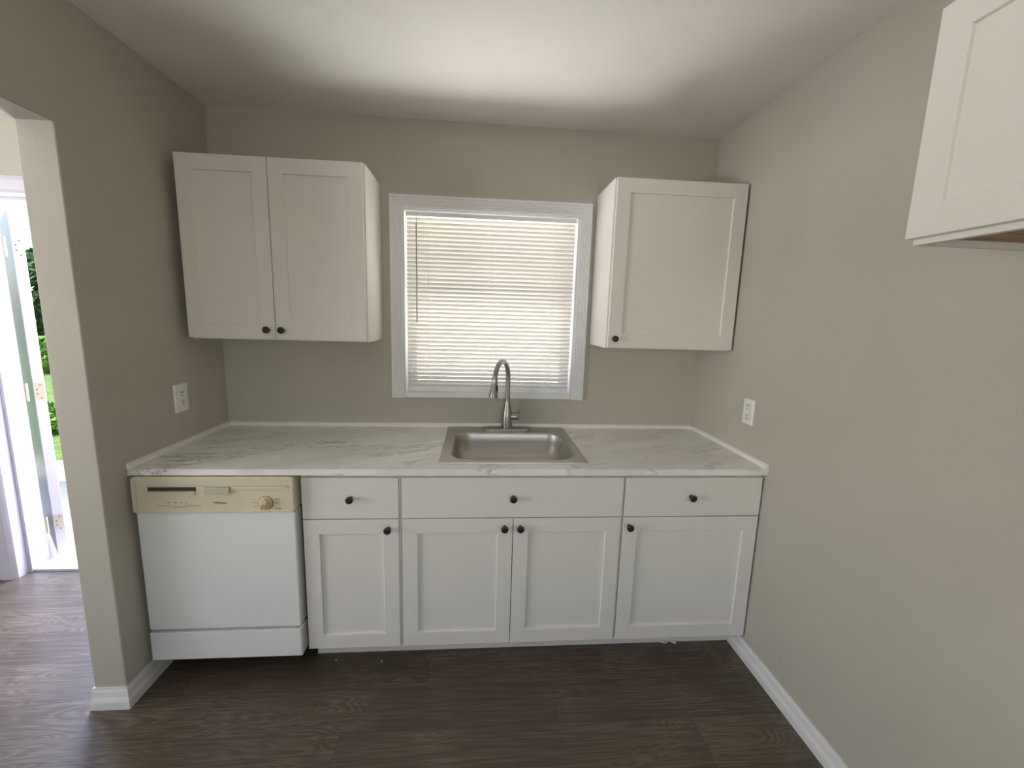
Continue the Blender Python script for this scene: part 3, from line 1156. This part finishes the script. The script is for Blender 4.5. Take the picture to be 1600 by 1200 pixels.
# open leaf, swung outwards
A_ = Vector((-1.189, .262)); ld = Vector((-.74, .67)).normalized(); pn = Vector((.67, .74)).normalized()
bm = B()
LT, LW = .044, .84
def LP(s, tt):
    v = A_ + ld * s + pn * tt
    return (v.x, v.y)
prism(bm, [LP(0, 0), LP(LW, 0), LP(LW, LT), LP(0, LT)], 'z', .022, 2.020)
leaf = obj('door_leaf', bm, M_DOORW, dr, bevel=.002)
for zc in (1.815, 1.025, .228):
    bm = B()
    box(bm, jx0 - .0095, jx0 - .0070, .199, .238, zc - .050, zc + .050)
    c0 = A_ - ld * .0012
    prism(bm, [(c0.x, c0.y), tuple(A_ - ld * .0004), tuple(A_ - ld * .0004 + pn * .040), tuple(c0 + pn * .040)], 'z', zc - .050, zc + .050)
    hg = obj('hinge', bm, M_HINGE, leaf)
    hg['label'] = 'metal butt hinge'
    bm = B()
    kx = Vector((jx0 - .003, .247))
    for i in range(5):
        za = zc - .050 + .020 * i
        cyl(bm, (kx.x, kx.y, za + .001), (kx.x, kx.y, za + .019), .0068, n=14)
    cyl(bm, (kx.x, kx.y, zc - .051), (kx.x, kx.y, zc + .052), .004, n=10)
    obj('hinge_knuckle', bm, M_HINGE, leaf, smooth=True)
    bm = B()
    for dz in (-.038, -.013, .013, .038):
        c = A_ + pn * (.012 + .014 * (abs(dz) > .02)) - ld * .0012
        cyl(bm, (c.x, c.y, zc + dz), (c.x - ld.x * .0008, c.y - ld.y * .0008, zc + dz), .0035, n=10)
        cyl(bm, (jx0 - .0070, .212 + .012 * (abs(dz) > .02), zc + dz), (jx0 - .0062, .212 + .012 * (abs(dz) > .02), zc + dz), .0035, n=10)
    obj('hinge_screw', bm, M_INK, leaf)

# ------------------------------------------------------------------ outdoors
bm = B(); box(bm, -3.4, .2, .262, 2.1, -.14, -.02)
tag(obj('porch_slab', bm, M_CONC, bevel=.01), 'pale concrete porch slab outside the open door', 'porch')
bm = B()
n = 24
vv = [[bm.verts.new((-22 + 44 * i / n, .24 + 26 * j / n, -.15)) for i in range(n + 1)] for j in range(n + 1)]
for j in range(n):
    for i in range(n):
        bm.faces.new((vv[j][i], vv[j][i + 1], vv[j + 1][i + 1], vv[j + 1][i]))
lawn = obj('lawn', bm, M_GRASS)
lawn['kind'] = 'structure'
bm = B(); box(bm, -.4, 7.0, 5.2, 5.5, -.15, 3.1)
box(bm, 2.05, 2.5, 5.12, 5.2, -.15, 3.1)
nh = tag(obj('neighbour_house', bm, M_SIDING), 'cream stucco house wall seen faintly through the blind', 'house')


def leafy(name, label, c, rx, rz, mat, cnt, leaf_size, trunk=None, cat='shrub', group=None):
    rr = random.Random(int(abs(c[0] * 100)))
    t = thing(name, label, cat, (c[0], c[1], -.15), group)
    bm = B()
    for _ in range(cnt):
        a, h = rr.uniform(0, 2 * math.pi), rr.uniform(-1, 1)
        rad = rr.uniform(.55, 1) ** .5
        s = math.sqrt(1 - h * h) * rad
        p = Vector((c[0] + rx * s * math.cos(a), c[1] + rx * s * math.sin(a), c[2] + rz * h * rad))
        u = Vector((rr.uniform(-1, 1), rr.uniform(-1, 1), rr.uniform(-1, 1))).normalized()
        v = u.orthogonal().normalized()
        L = leaf_size * rr.uniform(.7, 1.3)
        q = [p - u * L, p + v * L * .45, p + u * L, p - v * L * .45]
        bm.faces.new([bm.verts.new(k) for k in q])
    obj('foliage', bm, mat, t, keep=True)
    bm = B(); cyl(bm, (c[0], c[1], -.15), (c[0], c[1], c[2]), trunk or .03, (trunk or .03) * .6, n=10)
    obj('stem' if not trunk else 'trunk', bm, M_BARK, t)


leafy('shrub', 'bright green low shrub beside the porch, nearest to the open door', (-4.35, 3.62, .02), .40, .20, M_LEAF, 900, .05, group='shrubs outside the door')
leafy('shrub', 'green shrub standing on the lawn behind the nearest shrub', (-9.5, 9.0, .30), .9, .45, M_LEAF, 1200, .10, group='shrubs outside the door')
leafy('tree', 'dark green tree beyond the lawn outside the open door', (-15.2, 15.0, 1.7), 2.6, 1.8, M_TREE, 3500, .20, trunk=.16, cat='tree')

# two paint chips on the floor in front of the cabinets and a curl of torn caulk at the toe kick
for (x, y), lab in (((.710, -.584), 'tiny white paint chip on the dark floor, the left one of two'), ((.911, -.600), 'tiny white paint chip on the dark floor, the right one of two')):
    bm = B()
    prism(bm, [(x - .003, y - .002), (x + .002, y - .003), (x + .003, y + .001), (x, y + .003), (x - .003, y + .001)], 'z', .0, .0015)
    tag(obj('paint_chip', bm, M_TRIM), lab, 'debris', 'paint chips on the floor')
bm = B()
pp = [Vector((2.205 + .075 * i / 14, -.547 - .006 * math.sin(i * .55), .006 + .004 * math.sin(i * .9))) for i in range(15)]
tube(bm, pp, [.003 + .003 * math.sin(i * .8) ** 2 for i in range(15)], n=8)
tag(obj('caulk_strip', bm, M_CAULK, smooth=True), 'small curl of loose white caulk at the foot of the right base cabinet', 'debris')
